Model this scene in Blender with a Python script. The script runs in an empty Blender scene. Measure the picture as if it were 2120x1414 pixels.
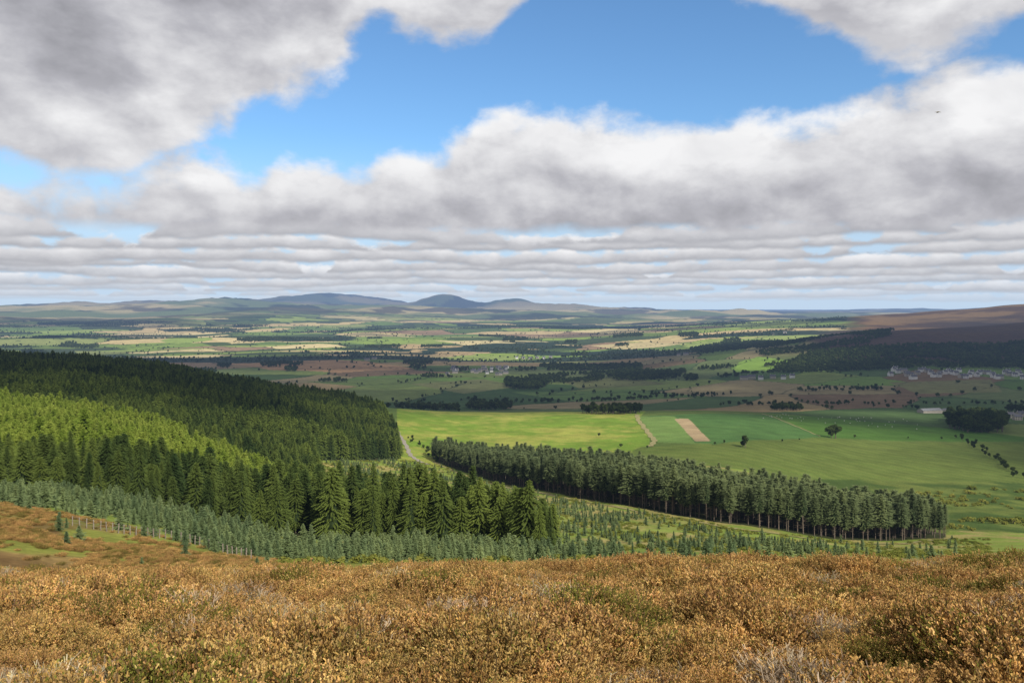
import bpy, math, random, bmesh
import numpy as np
from mathutils import Vector, Quaternion
random.seed(7); rng=np.random.default_rng(11)
scene=bpy.context.scene
scene.view_settings.view_transform='Standard'; scene.view_settings.look='None'; scene.view_settings.exposure=0
F=1649.0
def T(px): return (px-1060.0)/F
def E(py): return (py-640.0)/F
# ------------------------------------------------------------------ noise
def h2(ix,iy,s=0):
    n=(ix.astype(np.int64)*374761393+iy.astype(np.int64)*668265263+s*1442695041)&0xffffffff
    n=((n^(n>>13))*1274126177)&0xffffffff
    n=(n^(n>>16))&0xffffffff
    return n/4294967295.0
def vn(x,y,s=0):
    ix=np.floor(x);iy=np.floor(y);fx=x-ix;fy=y-iy
    fx=fx*fx*(3-2*fx);fy=fy*fy*(3-2*fy)
    a=h2(ix,iy,s);b=h2(ix+1,iy,s);c=h2(ix,iy+1,s);d=h2(ix+1,iy+1,s)
    return (a*(1-fx)+b*fx)*(1-fy)+(c*(1-fx)+d*fx)*fy
def fbm(x,y,s=0,o=4):
    v=0;a=.5;t=0
    for i in range(o):
        v=v+a*vn(x*2**i+i*17.3,y*2**i-i*9.1,s+i);t+=a;a*=.5
    return v/t
def sstep(a,b,x):
    u=np.clip((x-a)/(b-a),0,1);return u*u*(3-2*u)
# ------------------------------------------------------------------ terrain
near=[(0,-1.7),(3,-1.97),(5,-2.42),(10,-3.76),(15,-5.18),(20,-6.78),(30,-10.3),(60,-20.0)]
def nr(k): return [(d,-1.7+(z+1.7)*k) for d,z in near]
prof={
-.643:nr(1.035)[:-1]+[(60,-19.5),(80,-22.3),(100,-25),(130,-31),(150,-34.5),(200,-46),(250,-52),(300,-55),(400,-58),(600,-62),(900,-60),(1000,-61),(1150,-90),(1400,-140),(1800,-175),(2500,-188),(3500,-188),(5000,-180),(7000,-160),(9000,-105),(12000,-35),(16000,0),(25000,20),(45000,-60),(95000,-60)],
-.461:nr(1.035)+[(80,-24.9),(100,-28.7),(140,-36.7),(190,-47),(300,-60),(400,-66),(600,-72),(900,-70),(1000,-73),(1150,-100),(1400,-150),(1800,-180),(2500,-190),(3500,-188),(5000,-180),(7000,-160),(9000,-95),(12000,-20),(16000,10),(25000,30),(45000,-60),(95000,-60)],
-.279:nr(1.02)+[(120,-37.6),(150,-45),(190,-54),(250,-67),(300,-75),(400,-86),(500,-92),(700,-97),(900,-101),(1000,-107),(1200,-140),(1500,-175),(2000,-188),(3500,-190),(5000,-182),(7000,-165),(9000,-105),(12000,-30),(16000,20),(25000,60),(45000,-60),(95000,-60)],
-.097:nr(1.0)+[(120,-37.5),(150,-45.8),(200,-57.5),(300,-78),(400,-94),(500,-107),(600,-116),(700,-121),(800,-124),(1000,-128),(1060,-133),(1300,-170),(1600,-185),(2000,-190),(3500,-190),(5000,-185),(7000,-175),(9000,-145),(12000,-90),(16000,-20),(25000,40),(45000,-80),(95000,-60)],
.085:nr(.99)+[(120,-38),(200,-60),(300,-77),(370,-88),(500,-106),(600,-117),(700,-124),(800,-127),(1000,-130),(1060,-135),(1300,-168),(1600,-183),(2000,-188),(3500,-190),(5000,-182),(7000,-175),(9000,-150),(12000,-105),(16000,-70),(25000,-30),(45000,-80),(95000,-60)],
.267:nr(.98)+[(120,-37.7),(200,-60),(250,-71.5),(300,-81),(400,-97),(500,-105),(600,-112),(700,-117),(850,-124),(1000,-130),(1060,-135),(1300,-162),(2000,-180),(2600,-165),(3000,-155),(3600,-165),(4300,-150),(5000,-125),(5600,-125),(8000,-150),(12000,-130),(20000,-100),(45000,-80),(95000,-60)],
.449:nr(.99)+[(120,-38),(200,-61.5),(300,-88.5),(400,-106),(500,-118),(600,-126),(800,-136),(1000,-143),(1100,-146),(1300,-160),(1600,-168),(2000,-168),(2400,-120),(2700,-95),(3000,-84),(3600,-125),(4800,-115),(5500,-50),(6100,-35),(8000,-110),(12000,-110),(20000,-100),(45000,-80),(95000,-60)],
.643:nr(.97)+[(120,-37.7),(200,-61.7),(300,-88),(350,-99),(400,-108),(500,-122),(600,-133),(700,-140),(850,-148),(1000,-153),(1200,-158),(1500,-162),(1700,-166),(2000,-166),(2300,-116),(2700,-66),(3000,-56),(3200,-60),(3700,-112),(4800,-70),(5400,20),(6000,40),(7000,-20),(9000,-90),(12000,-110),(20000,-60),(45000,-40),(95000,-60)]}
ts=sorted(prof); NR=800; LR0=math.log(.3); LR1=math.log(95000); lr=np.linspace(LR0,LR1,NR); rr=np.exp(lr)
rows=[]
ker=np.exp(-.5*(np.arange(-12,13)/4.0)**2); ker/=ker.sum()
for t in ts:
    d=np.array([p[0] for p in prof[t]],float)*math.sqrt(1+t*t); z=np.array([p[1] for p in prof[t]],float)
    zz=np.interp(rr,d,z); zp=np.pad(zz,12,mode='edge'); rows.append(np.convolve(zp,ker,'valid'))
rows=np.array(rows); AN=np.arctan(np.array(ts)); NA=161; aa=np.linspace(AN[0],AN[-1],NA)
u=np.interp(aa,AN,np.arange(len(ts))); tab=np.zeros((NA,NR)); R=np.vstack([2*rows[0]-rows[1],rows,2*rows[-1]-rows[-2]])
for k in range(NA):
    i=min(int(u[k]),len(ts)-2); f=u[k]-i; p0,p1,p2,p3=R[i],R[i+1],R[i+2],R[i+3]
    tab[k]=p1+.5*f*(p2-p0+f*(2*p0-5*p1+4*p2-p3+f*(3*(p1-p2)+p3-p0)))
def base(x,y):
    r=np.hypot(x,y)+1e-6; a=np.arctan2(x,y)
    ai=np.clip((a-aa[0])/(aa[-1]-aa[0]),0,1)*(NA-1.001); ri=np.clip((np.log(r)-LR0)/(LR1-LR0),0,1)*(NR-1.001)
    i=ai.astype(int);j=ri.astype(int);fa=ai-i;fr=ri-j
    z=(tab[i,j]*(1-fa)+tab[i+1,j]*fa)*(1-fr)+(tab[i,j+1]*(1-fa)+tab[i+1,j+1]*fa)*fr
    w=sstep(1.0,2.2,np.abs(a)); return z*(1-w)+(-1.7-.02*np.minimum(r,3000))*w
hills=[]
def raw(x,y):
    z=base(x,y); r=np.hypot(x,y); tt=np.arctan2(x,y); lf=1-.55*sstep(.15,.4,tt)
    f1=sstep(1150,2600,r)
    z=z+f1*((fbm(x/900,y/900,3,4)-.5)*(44+20*sstep(2500,5000,r)))
    rg=1-np.abs(2*fbm(x/2300,y/2300,9,5)-1)*2.2
    z=z+lf*(sstep(6500,11000,r)*((fbm(x/2600,y/2600,9,5)-.5)*130)+sstep(9000,15000,r)*(rg-.6)*110+sstep(14000,20000,r)*((fbm(x/2100,y/2100,12,5)-.5)*180))*(1-.75*sstep(28000,42000,r))
    z=z+(1-sstep(20,60,r))*((fbm(x/1.4,y/1.4,21,3)-.5)*.46)*sstep(2,5,r)
    z=z+sstep(30,120,r)*(1-f1)*((fbm(x/28,y/28,22,3)-.5)*1.6)
    return z
def hgt(x,y):
    x=np.asarray(x,float);y=np.asarray(y,float)
    z=raw(x,y)
    for (hx,hy,sx,sy,A,pw) in hills:
        q=((x-hx)/sx)**2+((y-hy)/sy)**2
        m=q<30
        if not m.any(): continue
        n=1+.35*(fbm(x[m]/1500,y[m]/1500,44,4)-.5)*2*np.clip(q[m],0,1) if z.ndim else 1
        z[m]=z[m]+A*np.exp(-.5*q[m]**pw)*n
    return z
for px,py,d,sp,sy,pw in [(715,612,26000,110,2600,1.25),(922,615,22000,44,1500,1.15),(865,625,23000,60,1500,1),(1062,623,21000,46,1300,1.05),(1150,632,20500,45,1200,1),(478,623,17500,65,1700,1),(600,627,15500,90,1400,1.2),(560,618,24000,70,1500,1),(400,631,13500,70,1300,1),(290,629,19000,95,1800,1),(40,633,17000,90,1500,1),(150,637,12500,80,900,1),(540,638,11500,70,800,1),(700,636,14500,60,900,1),(840,638,15500,60,900,1),(1290,638,19000,90,1500,1),(1530,640,16000,35,900,1),(1420,643,14000,80,900,1),(760,643,13000,120,900,1),(980,642,14500,90,900,1),(1850,640,30000,70,2500,1),(2100,636,32000,60,2500,1)]:
    x=T(px)*d; tgt=-E(py)*d; z0=float(hgt(np.array([x]),np.array([float(d)]))[0]); A=tgt-z0
    if A>0: hills.append((x,float(d),sp/F*d,float(sy),A,pw))
dd=np.exp(np.linspace(math.log(2),math.log(60000),6000))
def pixel_to_ground(px,py,dmin=60):   # image pixel coordinates -> ground position where the view ray meets the terrain
    t=T(px); m=dd>=dmin; d=dd[m]; z=hgt(t*d,d); k=np.argmax(-z/d<=E(py)); return (t*d[k],d[k])
# ------------------------------------------------------------------ node helpers
def newmat(name):
    m=bpy.data.materials.new(name); m.use_nodes=True; nt=m.node_tree; nt.nodes.clear(); return m,nt
def N(nt,typ,**kw):
    n=nt.nodes.new(typ)
    for k,v in kw.items(): setattr(n,k,v)
    return n
def setin(nt,sock,v):
    if isinstance(v,bpy.types.NodeSocket): nt.links.new(v,sock)
    else: sock.default_value=v
def M(nt,op,a,b=None,c=None,clamp=False):
    n=nt.nodes.new('ShaderNodeMath'); n.operation=op; n.use_clamp=clamp
    setin(nt,n.inputs[0],a)
    if b is not None: setin(nt,n.inputs[1],b)
    if c is not None: setin(nt,n.inputs[2],c)
    return n.outputs[0]
def MR(nt,v,a,b,c=0.,d=1.,sm=True):
    n=nt.nodes.new('ShaderNodeMapRange'); n.interpolation_type='SMOOTHSTEP' if sm else 'LINEAR'
    for i,q in enumerate((v,a,b,c,d)): setin(nt,n.inputs[i],q)
    return n.outputs[0]
def MIX(nt,f,a,b,mode='MIX'):
    n=nt.nodes.new('ShaderNodeMix'); n.data_type='RGBA'; n.blend_type=mode; n.clamp_factor=True
    setin(nt,n.inputs[0],f); setin(nt,n.inputs[6],a); setin(nt,n.inputs[7],b); return n.outputs[2]
def FM(nt,f,a,b):
    n=nt.nodes.new('ShaderNodeMix'); setin(nt,n.inputs[0],f); setin(nt,n.inputs[2],a); setin(nt,n.inputs[3],b); return n.outputs[0]
def C(r,g,b): return (r,g,b,1.)
def NOISE(nt,vec,scale,detail=4,rough=.5,dist=0.):
    n=nt.nodes.new('ShaderNodeTexNoise'); n.inputs['Scale'].default_value=scale; n.inputs['Detail'].default_value=detail
    n.inputs['Roughness'].default_value=rough; n.inputs['Distortion'].default_value=dist
    if vec is not None: nt.links.new(vec,n.inputs['Vector'])
    return n.outputs['Fac']
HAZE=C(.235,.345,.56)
def haze_finish(nt,shader,L=24000.):  # distance haze painted into the shader: glow blended in away from the origin
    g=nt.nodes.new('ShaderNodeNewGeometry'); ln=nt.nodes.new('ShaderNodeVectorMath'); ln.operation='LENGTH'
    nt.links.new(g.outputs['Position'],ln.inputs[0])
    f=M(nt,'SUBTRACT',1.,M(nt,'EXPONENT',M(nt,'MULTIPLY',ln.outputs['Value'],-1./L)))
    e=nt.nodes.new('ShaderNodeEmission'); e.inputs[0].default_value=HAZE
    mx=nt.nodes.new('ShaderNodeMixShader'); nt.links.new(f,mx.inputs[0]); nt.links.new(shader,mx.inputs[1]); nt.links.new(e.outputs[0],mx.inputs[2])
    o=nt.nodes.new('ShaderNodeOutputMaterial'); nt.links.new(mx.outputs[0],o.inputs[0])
def bsdf(nt,col,rough=.85,spec=.15):
    p=nt.nodes.new('ShaderNodeBsdfPrincipled'); setin(nt,p.inputs['Base Color'],col); p.inputs['Roughness'].default_value=rough
    p.inputs['Specular IOR Level'].default_value=spec; return p
def foliage(name,c1,c2,trans=.25,ns=.6,stand=.02):
    m,nt=newmat(name); g=nt.nodes.new('ShaderNodeNewGeometry'); oi=nt.nodes.new('ShaderNodeObjectInfo')
    n=NOISE(nt,g.outputs['Position'],ns,3); st=NOISE(nt,g.outputs['Position'],stand,2)
    f=M(nt,'ADD',M(nt,'MULTIPLY',M(nt,'POWER',oi.outputs['Random'],1.6),.7),M(nt,'ADD',M(nt,'MULTIPLY',n,.3),MR(nt,st,.4,.65,-.15,.35,False)),None,True)
    col=MIX(nt,f,c1,c2)
    df=nt.nodes.new('ShaderNodeBsdfDiffuse'); nt.links.new(col,df.inputs[0]); tr=nt.nodes.new('ShaderNodeBsdfTranslucent'); nt.links.new(col,tr.inputs[0])
    mx=nt.nodes.new('ShaderNodeMixShader'); mx.inputs[0].default_value=trans; nt.links.new(df.outputs[0],mx.inputs[1]); nt.links.new(tr.outputs[0],mx.inputs[2])
    haze_finish(nt,mx.outputs[0]); return m
def plain(name,c1,c2,scale=2.,rough=.8):
    m,nt=newmat(name); g=nt.nodes.new('ShaderNodeNewGeometry'); n=NOISE(nt,g.outputs['Position'],scale,5)
    p=bsdf(nt,MIX(nt,MR(nt,n,.3,.7),c1,c2),rough); haze_finish(nt,p.outputs[0]); return m
m_spruce=foliage('spruce_needles',C(.045,.075,.024),C(.19,.24,.05),.3)
m_larch=foliage('larch_needles',C(.21,.29,.04),C(.37,.43,.08),.42,.6,.03)
m_pine=foliage('pine_needles',C(.12,.155,.07),C(.23,.27,.11),.3)
m_young=foliage('young_spruce_needles',C(.13,.185,.085),C(.28,.34,.14),.35)
m_leaf=foliage('broadleaf_leaves',C(.025,.042,.015),C(.075,.10,.026))
m_scrub=foliage('scrub_leaves',C(.15,.18,.03),C(.32,.31,.07),.35)
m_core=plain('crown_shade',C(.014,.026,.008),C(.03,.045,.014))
m_bark=plain('bark',C(.10,.075,.055),C(.19,.15,.115),3)
# ------------------------------------------------------------------ mesh builders
def mk(name,V,Fc,mats,mi=None,smooth=False,cols=None):
    me=bpy.data.meshes.new(name); me.from_pydata([tuple(v) for v in V],[],Fc)
    for m in mats: me.materials.append(m)
    if mi is not None: me.polygons.foreach_set('material_index',mi)
    if smooth: me.polygons.foreach_set('use_smooth',[True]*len(me.polygons))
    if cols is not None:
        a=me.color_attributes.new('Col','FLOAT_COLOR','POINT'); a.data.foreach_set('color',np.array(cols,dtype=np.float32).ravel())
    me.update(); return me
def tube(V,Fc,pts,rad,n=6):
    b=len(V)
    for (p,r) in zip(pts,rad):
        for k in range(n):
            a=2*math.pi*k/n; V.append((p[0]+r*math.cos(a),p[1]+r*math.sin(a),p[2]))
    for i in range(len(pts)-1):
        for k in range(n):
            q=b+i*n+k; w=b+i*n+(k+1)%n; Fc.append((q,w,w+n,q+n))
def conifer(seed,H,Rm,zb,dz,nb,droop,tw,shape=.85,up=0.,core=.45,rag=.25):
    r=random.Random(seed); V=[];Fc=[]; tV=[];tF=[]
    lean=(r.uniform(-.02,.02)*H,r.uniform(-.02,.02)*H)
    hs=[0,.25,.5,.75,1.]; tube(tV,tF,[(lean[0]*h,lean[1]*h,H*h*.97-.3*(h==0)) for h in hs],[H*.013*(1.05-h) for h in hs])
    if zb>H*.2:
        for _ in range(26):
            z=r.uniform(H*.12,zb);a=r.uniform(0,6.28);l=r.uniform(.5,1.8);b=len(tV)
            tV+= [(0,0,z-.05),(0,0,z+.05),(l*math.cos(a),l*math.sin(a),z-.1)]; tF.append((b,b+1,b+2))
    side=[r.uniform(1-rag,1+rag) for _ in range(7)]
    z=zb; ph=0
    while z<H*.985:
        s=(z-zb)/(H-zb); env=Rm*((1-s)**shape)*min(1,.5+s*5)+.12
        bulge=1+.16*math.sin(s*17+seed)
        for k in range(nb):
            if r.random()<.1: continue
            a=ph+2*math.pi*k/nb+r.uniform(-.3,.3); L=env*bulge*side[int((a%6.283)/6.284*7)]*r.uniform(.62,1.2); zz=z+r.uniform(-dz*.7,dz*.7)
            ca,sa=math.cos(a),math.sin(a); m=max(3,int(L/tw)+1); prev=None
            for i in range(m+1):
                f=i/m; rd=L*f; hz=zz+up*rd*(.5+.5*s) -droop*L*f*f*(1-.6*s)
                w=tw*1.15*(1-.5*f)*r.uniform(.7,1.3)
                cx=lean[0]*z/H+ca*rd; cy=lean[1]*z/H+sa*rd
                if i>0:
                    b=len(V); px_,py_,pz_=prev
                    V.append((px_,py_,pz_+.02)); V.append((cx-sa*w,cy+ca*w,hz-w*.5*r.random())); V.append((cx+ca*w*.5,cy+sa*w*.5,hz+.05+.2*w*r.random())); V.append((cx+sa*w,cy-ca*w,hz-w*.5*r.random()))
                    Fc.append((b,b+1,b+2)); Fc.append((b,b+2,b+3))
                    V.append((cx+r.uniform(-w,w)*.5,cy+r.uniform(-w,w)*.5,hz-w*.8)); Fc.append((b+1,b+4,b+3))
                prev=(cx,cy,hz)
        z+=dz*(1-.35*s); ph+=1.1
    b=len(V)
    V+= [(.05,0,H*.93),(-.05,.05,H*.93),(0,-.05,H*.93),(lean[0],lean[1],H*1.01)]; Fc+= [(b,b+1,b+3),(b+1,b+2,b+3),(b+2,b,b+3)]
    nf=len(Fc)
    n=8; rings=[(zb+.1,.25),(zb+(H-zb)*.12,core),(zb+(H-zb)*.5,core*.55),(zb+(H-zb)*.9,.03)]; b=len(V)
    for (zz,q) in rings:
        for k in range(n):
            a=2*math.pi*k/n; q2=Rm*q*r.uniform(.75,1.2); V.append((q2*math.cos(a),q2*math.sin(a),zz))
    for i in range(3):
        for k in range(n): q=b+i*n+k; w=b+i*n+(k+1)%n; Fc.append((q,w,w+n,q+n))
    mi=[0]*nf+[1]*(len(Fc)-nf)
    return V,Fc,mi,tV,tF
def broadleaf(seed,H,W,n=1100,leaf=.5):
    r=random.Random(seed); tV=[];tF=[];V=[];Fc=[]
    tube(tV,tF,[(0,0,-.3),(0.1,0,H*.2),(0,.15,H*.5),(.1,0,H*.8)],[H*.035,H*.027,H*.018,.03])
    lobes=[]
    for i in range(11):
        a=r.uniform(0,6.28); q=r.uniform(.15,.62)*W; z=H*r.uniform(.36,.82); c=(q*math.cos(a),q*math.sin(a),z)
        lobes.append((c,W*r.uniform(.28,.48)*(1.1-.35*(z/H)))); 
        tube(tV,tF,[(0,0,H*.25),(c[0]*.5,c[1]*.5,H*.25+(z-H*.25)*.6),(c[0],c[1],z)],[.12,.07,.02],4)
    lobes.append(((0,0,H*.8),W*.35)); lobes.append(((0,0,H*.5),W*.5))
    for i in range(n):
        c,rad=r.choice(lobes); v=Vector((r.gauss(0,1),r.gauss(0,1),r.gauss(0,1))).normalized(); q=rad*(r.random()**.35)
        p=Vector(c)+Vector((v.x*q,v.y*q,v.z*q*.85)); nn=(v+Vector((r.uniform(-1,1),r.uniform(-1,1),r.uniform(-.4,1.2)))*.8).normalized()
        t1=nn.orthogonal().normalized(); t2=nn.cross(t1); s=leaf*r.uniform(.6,1.3); b=len(V)
        V+= [tuple(p+t1*s),tuple(p+t2*s*.7),tuple(p-t1*s*.9),tuple(p-t2*s*.8)]; Fc.append((b,b+1,b+2,b+3))
    return V,Fc,[0]*len(Fc),tV,tF
def join(g,crown_mats):
    V,Fc,mi,tV,tF=g; b=len(V); return V+tV,Fc+[tuple(i+b for i in f) for f in tF],mi+[2]*len(tF),crown_mats+[m_bark]
def kindset(name,gens,mat,nnear=None):
    out=[]; col=bpy.data.collections.new(name+'_kit')
    for i,g in enumerate(gens):
        V,Fc,mi,tV,tF=g
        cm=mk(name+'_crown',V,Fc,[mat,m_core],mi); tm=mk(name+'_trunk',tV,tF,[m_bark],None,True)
        V2,F2,m2,mats=join(g,[mat,m_core]); jm=mk(name+'_whole',V2,F2,mats,m2)
        o=bpy.data.objects.new('%s_kit_%02d'%(name,i),jm); col.objects.link(o); out.append((cm,tm,jm))
    return dict(v=out,col=col,nn=nnear or len(out))
K_spruce=kindset('spruce',[conifer(1,15,3.3,.8,.42,11,.28,.28,.66),conifer(2,15,2.8,1.2,.42,11,.22,.28,.55),conifer(3,15,3.9,.7,.45,12,.34,.3,.7),conifer(4,15,2.8,1.6,.4,10,.2,.27,.45),conifer(14,15,3.3,1.0,.4,12,.4,.27,.58),conifer(16,15,3.4,2.0,.42,10,.3,.3,.42),conifer(18,15,3.7,1.5,.42,11,.35,.3,.5,0.,.45,.4),
  conifer(31,15,3.2,1.,.8,8,.28,.62,.6),conifer(32,15,2.8,1.,.8,8,.25,.6,.5),conifer(33,15,3.2,1.,.8,8,.3,.62,.45),conifer(34,15,3.5,1.,.85,8,.3,.66,.65)],m_spruce,7)
K_larch=kindset('larch',[conifer(5,13,2.6,1.5,.5,9,.05,.34,.6,.12,.35),conifer(6,13,2.3,1.5,.5,8,.0,.34,.6,.15,.35),conifer(7,13,2.8,1.2,.5,9,.1,.36,.55,.1,.35,.35)],m_larch)
K_pine=kindset('pine',[conifer(8,17,2.7,5.6,.5,9,.1,.44,.42,.12,.5,.4),conifer(9,17,2.5,6.2,.5,9,.15,.42,.40,.1,.5,.4),conifer(10,17,3.0,4.8,.52,10,.1,.45,.42,.15,.5,.4),conifer(15,17,2.5,7.0,.5,9,.0,.42,.36,.15,.5,.4),conifer(17,17,2.9,5.8,.5,9,.2,.44,.34,.1,.5,.45)],m_pine)
K_young=kindset('young_spruce',[conifer(11,3,.95,.12,.24,8,.15,.2,.9,.12,.4),conifer(12,3,.8,.12,.24,7,.1,.2,.9,.18,.35),conifer(13,3,1.1,.1,.24,8,.2,.22,.95,.1,.4)],m_young)
K_leaf=kindset('broadleaf',[broadleaf(1,11,5.5),broadleaf(2,12,4.8),broadleaf(3,9,5.6),broadleaf(4,13,5.2),broadleaf(41,11,5.5,200,1.1),broadleaf(42,12,4.6,200,1.1),broadleaf(43,8.5,5.6,200,1.1)],m_leaf,4)
K_scrub=kindset('scrub',[broadleaf(21,1.6,1.3,300,.18),broadleaf(22,1.2,1.5,300,.18)],m_scrub)
root=scene.collection
def scatter(name,label,pts,sc,vid,kit,nv=0):
    n=len(pts); me=bpy.data.meshes.new(name); me.vertices.add(n); me.vertices.foreach_set('co',np.asarray(pts,np.float32).ravel())
    a=me.attributes.new('sc','FLOAT_VECTOR','POINT'); a.data.foreach_set('vector',np.asarray(sc,np.float32).ravel())
    a=me.attributes.new('rz','FLOAT','POINT'); a.data.foreach_set('value',rng.uniform(0,6.28,n).astype(np.float32))
    a=me.attributes.new('vid','INT','POINT'); a.data.foreach_set('value',np.asarray(vid,np.int32))
    ob=bpy.data.objects.new(name,me); root.objects.link(ob)
    ob['kind']='stuff'; ob['label']=label; ob['category']=name.replace('_',' ')
    g=bpy.data.node_groups.new(name+'_nodes','GeometryNodeTree')
    g.interface.new_socket('Geometry',in_out='INPUT',socket_type='NodeSocketGeometry'); g.interface.new_socket('Geometry',in_out='OUTPUT',socket_type='NodeSocketGeometry')
    gi=g.nodes.new('NodeGroupInput'); go=g.nodes.new('NodeGroupOutput'); ip=g.nodes.new('GeometryNodeInstanceOnPoints')
    ci=g.nodes.new('GeometryNodeCollectionInfo'); ci.inputs[0].default_value=kit['col']; ci.inputs[1].default_value=True; ci.inputs[2].default_value=True
    def na(nm,ty):
        q=g.nodes.new('GeometryNodeInputNamedAttribute'); q.data_type=ty; q.inputs[0].default_value=nm; return q.outputs[0]
    cx=g.nodes.new('ShaderNodeCombineXYZ'); g.links.new(na('rz','FLOAT'),cx.inputs[2]); er=g.nodes.new('FunctionNodeEulerToRotation'); g.links.new(cx.outputs[0],er.inputs[0])
    g.links.new(gi.outputs[0],ip.inputs['Points']); g.links.new(ci.outputs[0],ip.inputs['Instance']); ip.inputs['Pick Instance'].default_value=True
    g.links.new(na('vid','INT'),ip.inputs['Instance Index']); g.links.new(er.outputs[0],ip.inputs['Rotation']); g.links.new(na('sc','FLOAT_VECTOR'),ip.inputs['Scale'])
    g.links.new(ip.outputs[0],go.inputs[0]); md=ob.modifiers.new('scatter','NODES'); md.node_group=g
    return ob
def individuals(name,label,cat,group,pts,sc,vid,kit,parts=True):
    for p,s,v in zip(pts,sc,vid):
        cm,tm,jm=kit['v'][int(v)]
        o=bpy.data.objects.new(name,None if parts else jm); root.objects.link(o); o.location=tuple(float(q) for q in p); o.scale=tuple(float(q) for q in s); o.rotation_euler=(0,0,random.uniform(0,6.28))
        o['label']=label; o['category']=cat; o['group']=group
        if parts:
            o.empty_display_size=.5
            for nm,me in (('trunk',tm),('crown',cm)):
                c=bpy.data.objects.new(nm,me); root.objects.link(c); c.parent=o
def grid(x0,x1,y0,y1,s,j=.38):
    X,Y=np.meshgrid(np.arange(x0,x1,s),np.arange(y0,y1,s)); X=X.ravel();Y=Y.ravel()
    return X+rng.uniform(-j,j,len(X))*s, Y+rng.uniform(-j,j,len(X))*s
def plant(name,label,cat,group,stuffname,stufflabel,x,y,h,kit,h0,nmax=300,parts=True,wide=.12,near_key=None,fard=480):
    z=hgt(x,y)-.1; s=h/h0; w=s*rng.uniform(1-wide,1+wide,len(x)); sc=np.stack([w,w,s],1); pts=np.stack([x,y,z],1)
    nn=kit['nn']; nv=len(kit['v']); vid=rng.integers(0,nn,len(x)); key=np.hypot(x,y) if near_key is None else near_key
    if nv>nn: vid=np.where(np.hypot(x,y)>fard,rng.integers(nn,nv,len(x)),vid)
    vis=(np.abs(x/np.maximum(y,1))<.66)
    o=np.argsort(np.where(vis,key,1e9)); a=o[:nmax]; b=o[nmax:]
    individuals(name,label,cat,group,pts[a],sc[a],vid[a],kit,parts)
    if len(b): scatter(stuffname,stufflabel,pts[b],sc[b],vid[b],kit,0)
# ------------------------------------------------------------------ region masks
ip=np.interp
def tbound(d): return ip(d,[200,260,500,560,600,700,900,1010],[-.22,-.24,-.245,-.17,-.14,-.143,-.165,-.21])
def clump_front(t): return ip(t,[-1,-.643,-.5,-.2,-.05,.045,.06],[192,192,190,186,176,160,158])
def clump_back(t): return ip(t,[-.22,-.1,0,.045,.06],[270,245,212,186,172])
def in_spruce(t,d):
    a=(t<.055)&(t>-.3)&(d>clump_front(t))&(d<clump_back(t))
    b=(t<tbound(d))&(d>clump_front(t))&(d<ip(t,[-.9,-.3,-.17],[1060,1040,960]))
    return a|b
def in_larch(t,d,w=0.): return (t<-.28)&(d>ip(t,[-.8,-.45,-.28],[218,230,250]))&(d+w<ip(t,[-.8,-.643,-.5,-.28],[480,450,415,320]))
def belt_front(t): return ip(t,[-.1,-.09,-.006,.085,.18,.267,.39,.54,.55],[625,600,460,370,325,300,298,322,340])
def belt_back(t): return ip(t,[-.1,-.09,-.006,.085,.267,.39,.50,.55],[630,640,590,520,405,400,375,345])
def in_belt(t,d): return (t>-.1)&(t<.545)&(d>belt_front(t))&(d<belt_back(t))
# ------------------------------------------------------------------ ground
def fields(x,y,size,asp,ang,s):
    ca,sa=math.cos(ang),math.sin(ang); wx=x+(fbm(x/1400,y/1400,s+5,2)-.5)*700; wy=y+(fbm(x/1400,y/1400,s+6,2)-.5)*700
    u=(wx*ca+wy*sa)/(size*asp); v=(-wx*sa+wy*ca)/size; iu=np.floor(u); iv=np.floor(v)
    f1=np.full(x.shape,9.);f2=np.full(x.shape,9.);idc=np.zeros(x.shape)
    for di in (-1,0,1):
        for dj in (-1,0,1):
            a=iu+di;b=iv+dj; cx=a+.5+(h2(a,b,s)-.5)*.85; cy=b+.5+(h2(a,b,s+1)-.5)*.85
            dx=np.abs(u-cx);dy=np.abs(v-cy); q=np.maximum(dx,dy)*.75+(dx+dy)*.25
            n=q<f1; f2=np.where(n,f1,np.minimum(f2,q)); f1=np.where(n,q,f1); idc=np.where(n,h2(a,b,s+2),idc)
    return idc,(f2-f1)*size
def inpoly(x,y,P):
    c=np.zeros(x.shape,bool); n=len(P)
    for i in range(n):
        x1,y1=P[i];x2,y2=P[(i+1)%n]
        if y1==y2: continue
        c^=((y1>y)!=(y2>y))&(x<(x2-x1)*(y-y1)/(y2-y1)+x1)
    return c
def SP(L,dmin=400): return [pixel_to_ground(a,b,dmin) for a,b in L]
P_f1=[(T(822)*560,560),(T(822)*1075,1075),(T(1338)*1075,1075)]+SP([(1322,870),(1345,905)],500)+[(T(1345)*640,640),(T(1345)*420,420),(T(1000)*560,560)]
P_f2=SP([(1322,862),(1590,858),(1700,905),(1480,920),(1362,916)],500)
P_f2b=SP([(1322,862),(1397,862),(1440,918),(1362,916)],500)
P_tan=SP([(1397,867),(1426,867),(1472,913),(1440,914)],500)
P_f3=SP([(1590,857),(2180,875),(2180,913),(1702,905)],500)
P_f4=SP([(1250,965),(1325,926),(1480,921),(1702,907),(2200,915),(2200,1000),(1800,992),(1600,985)],400)
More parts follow.
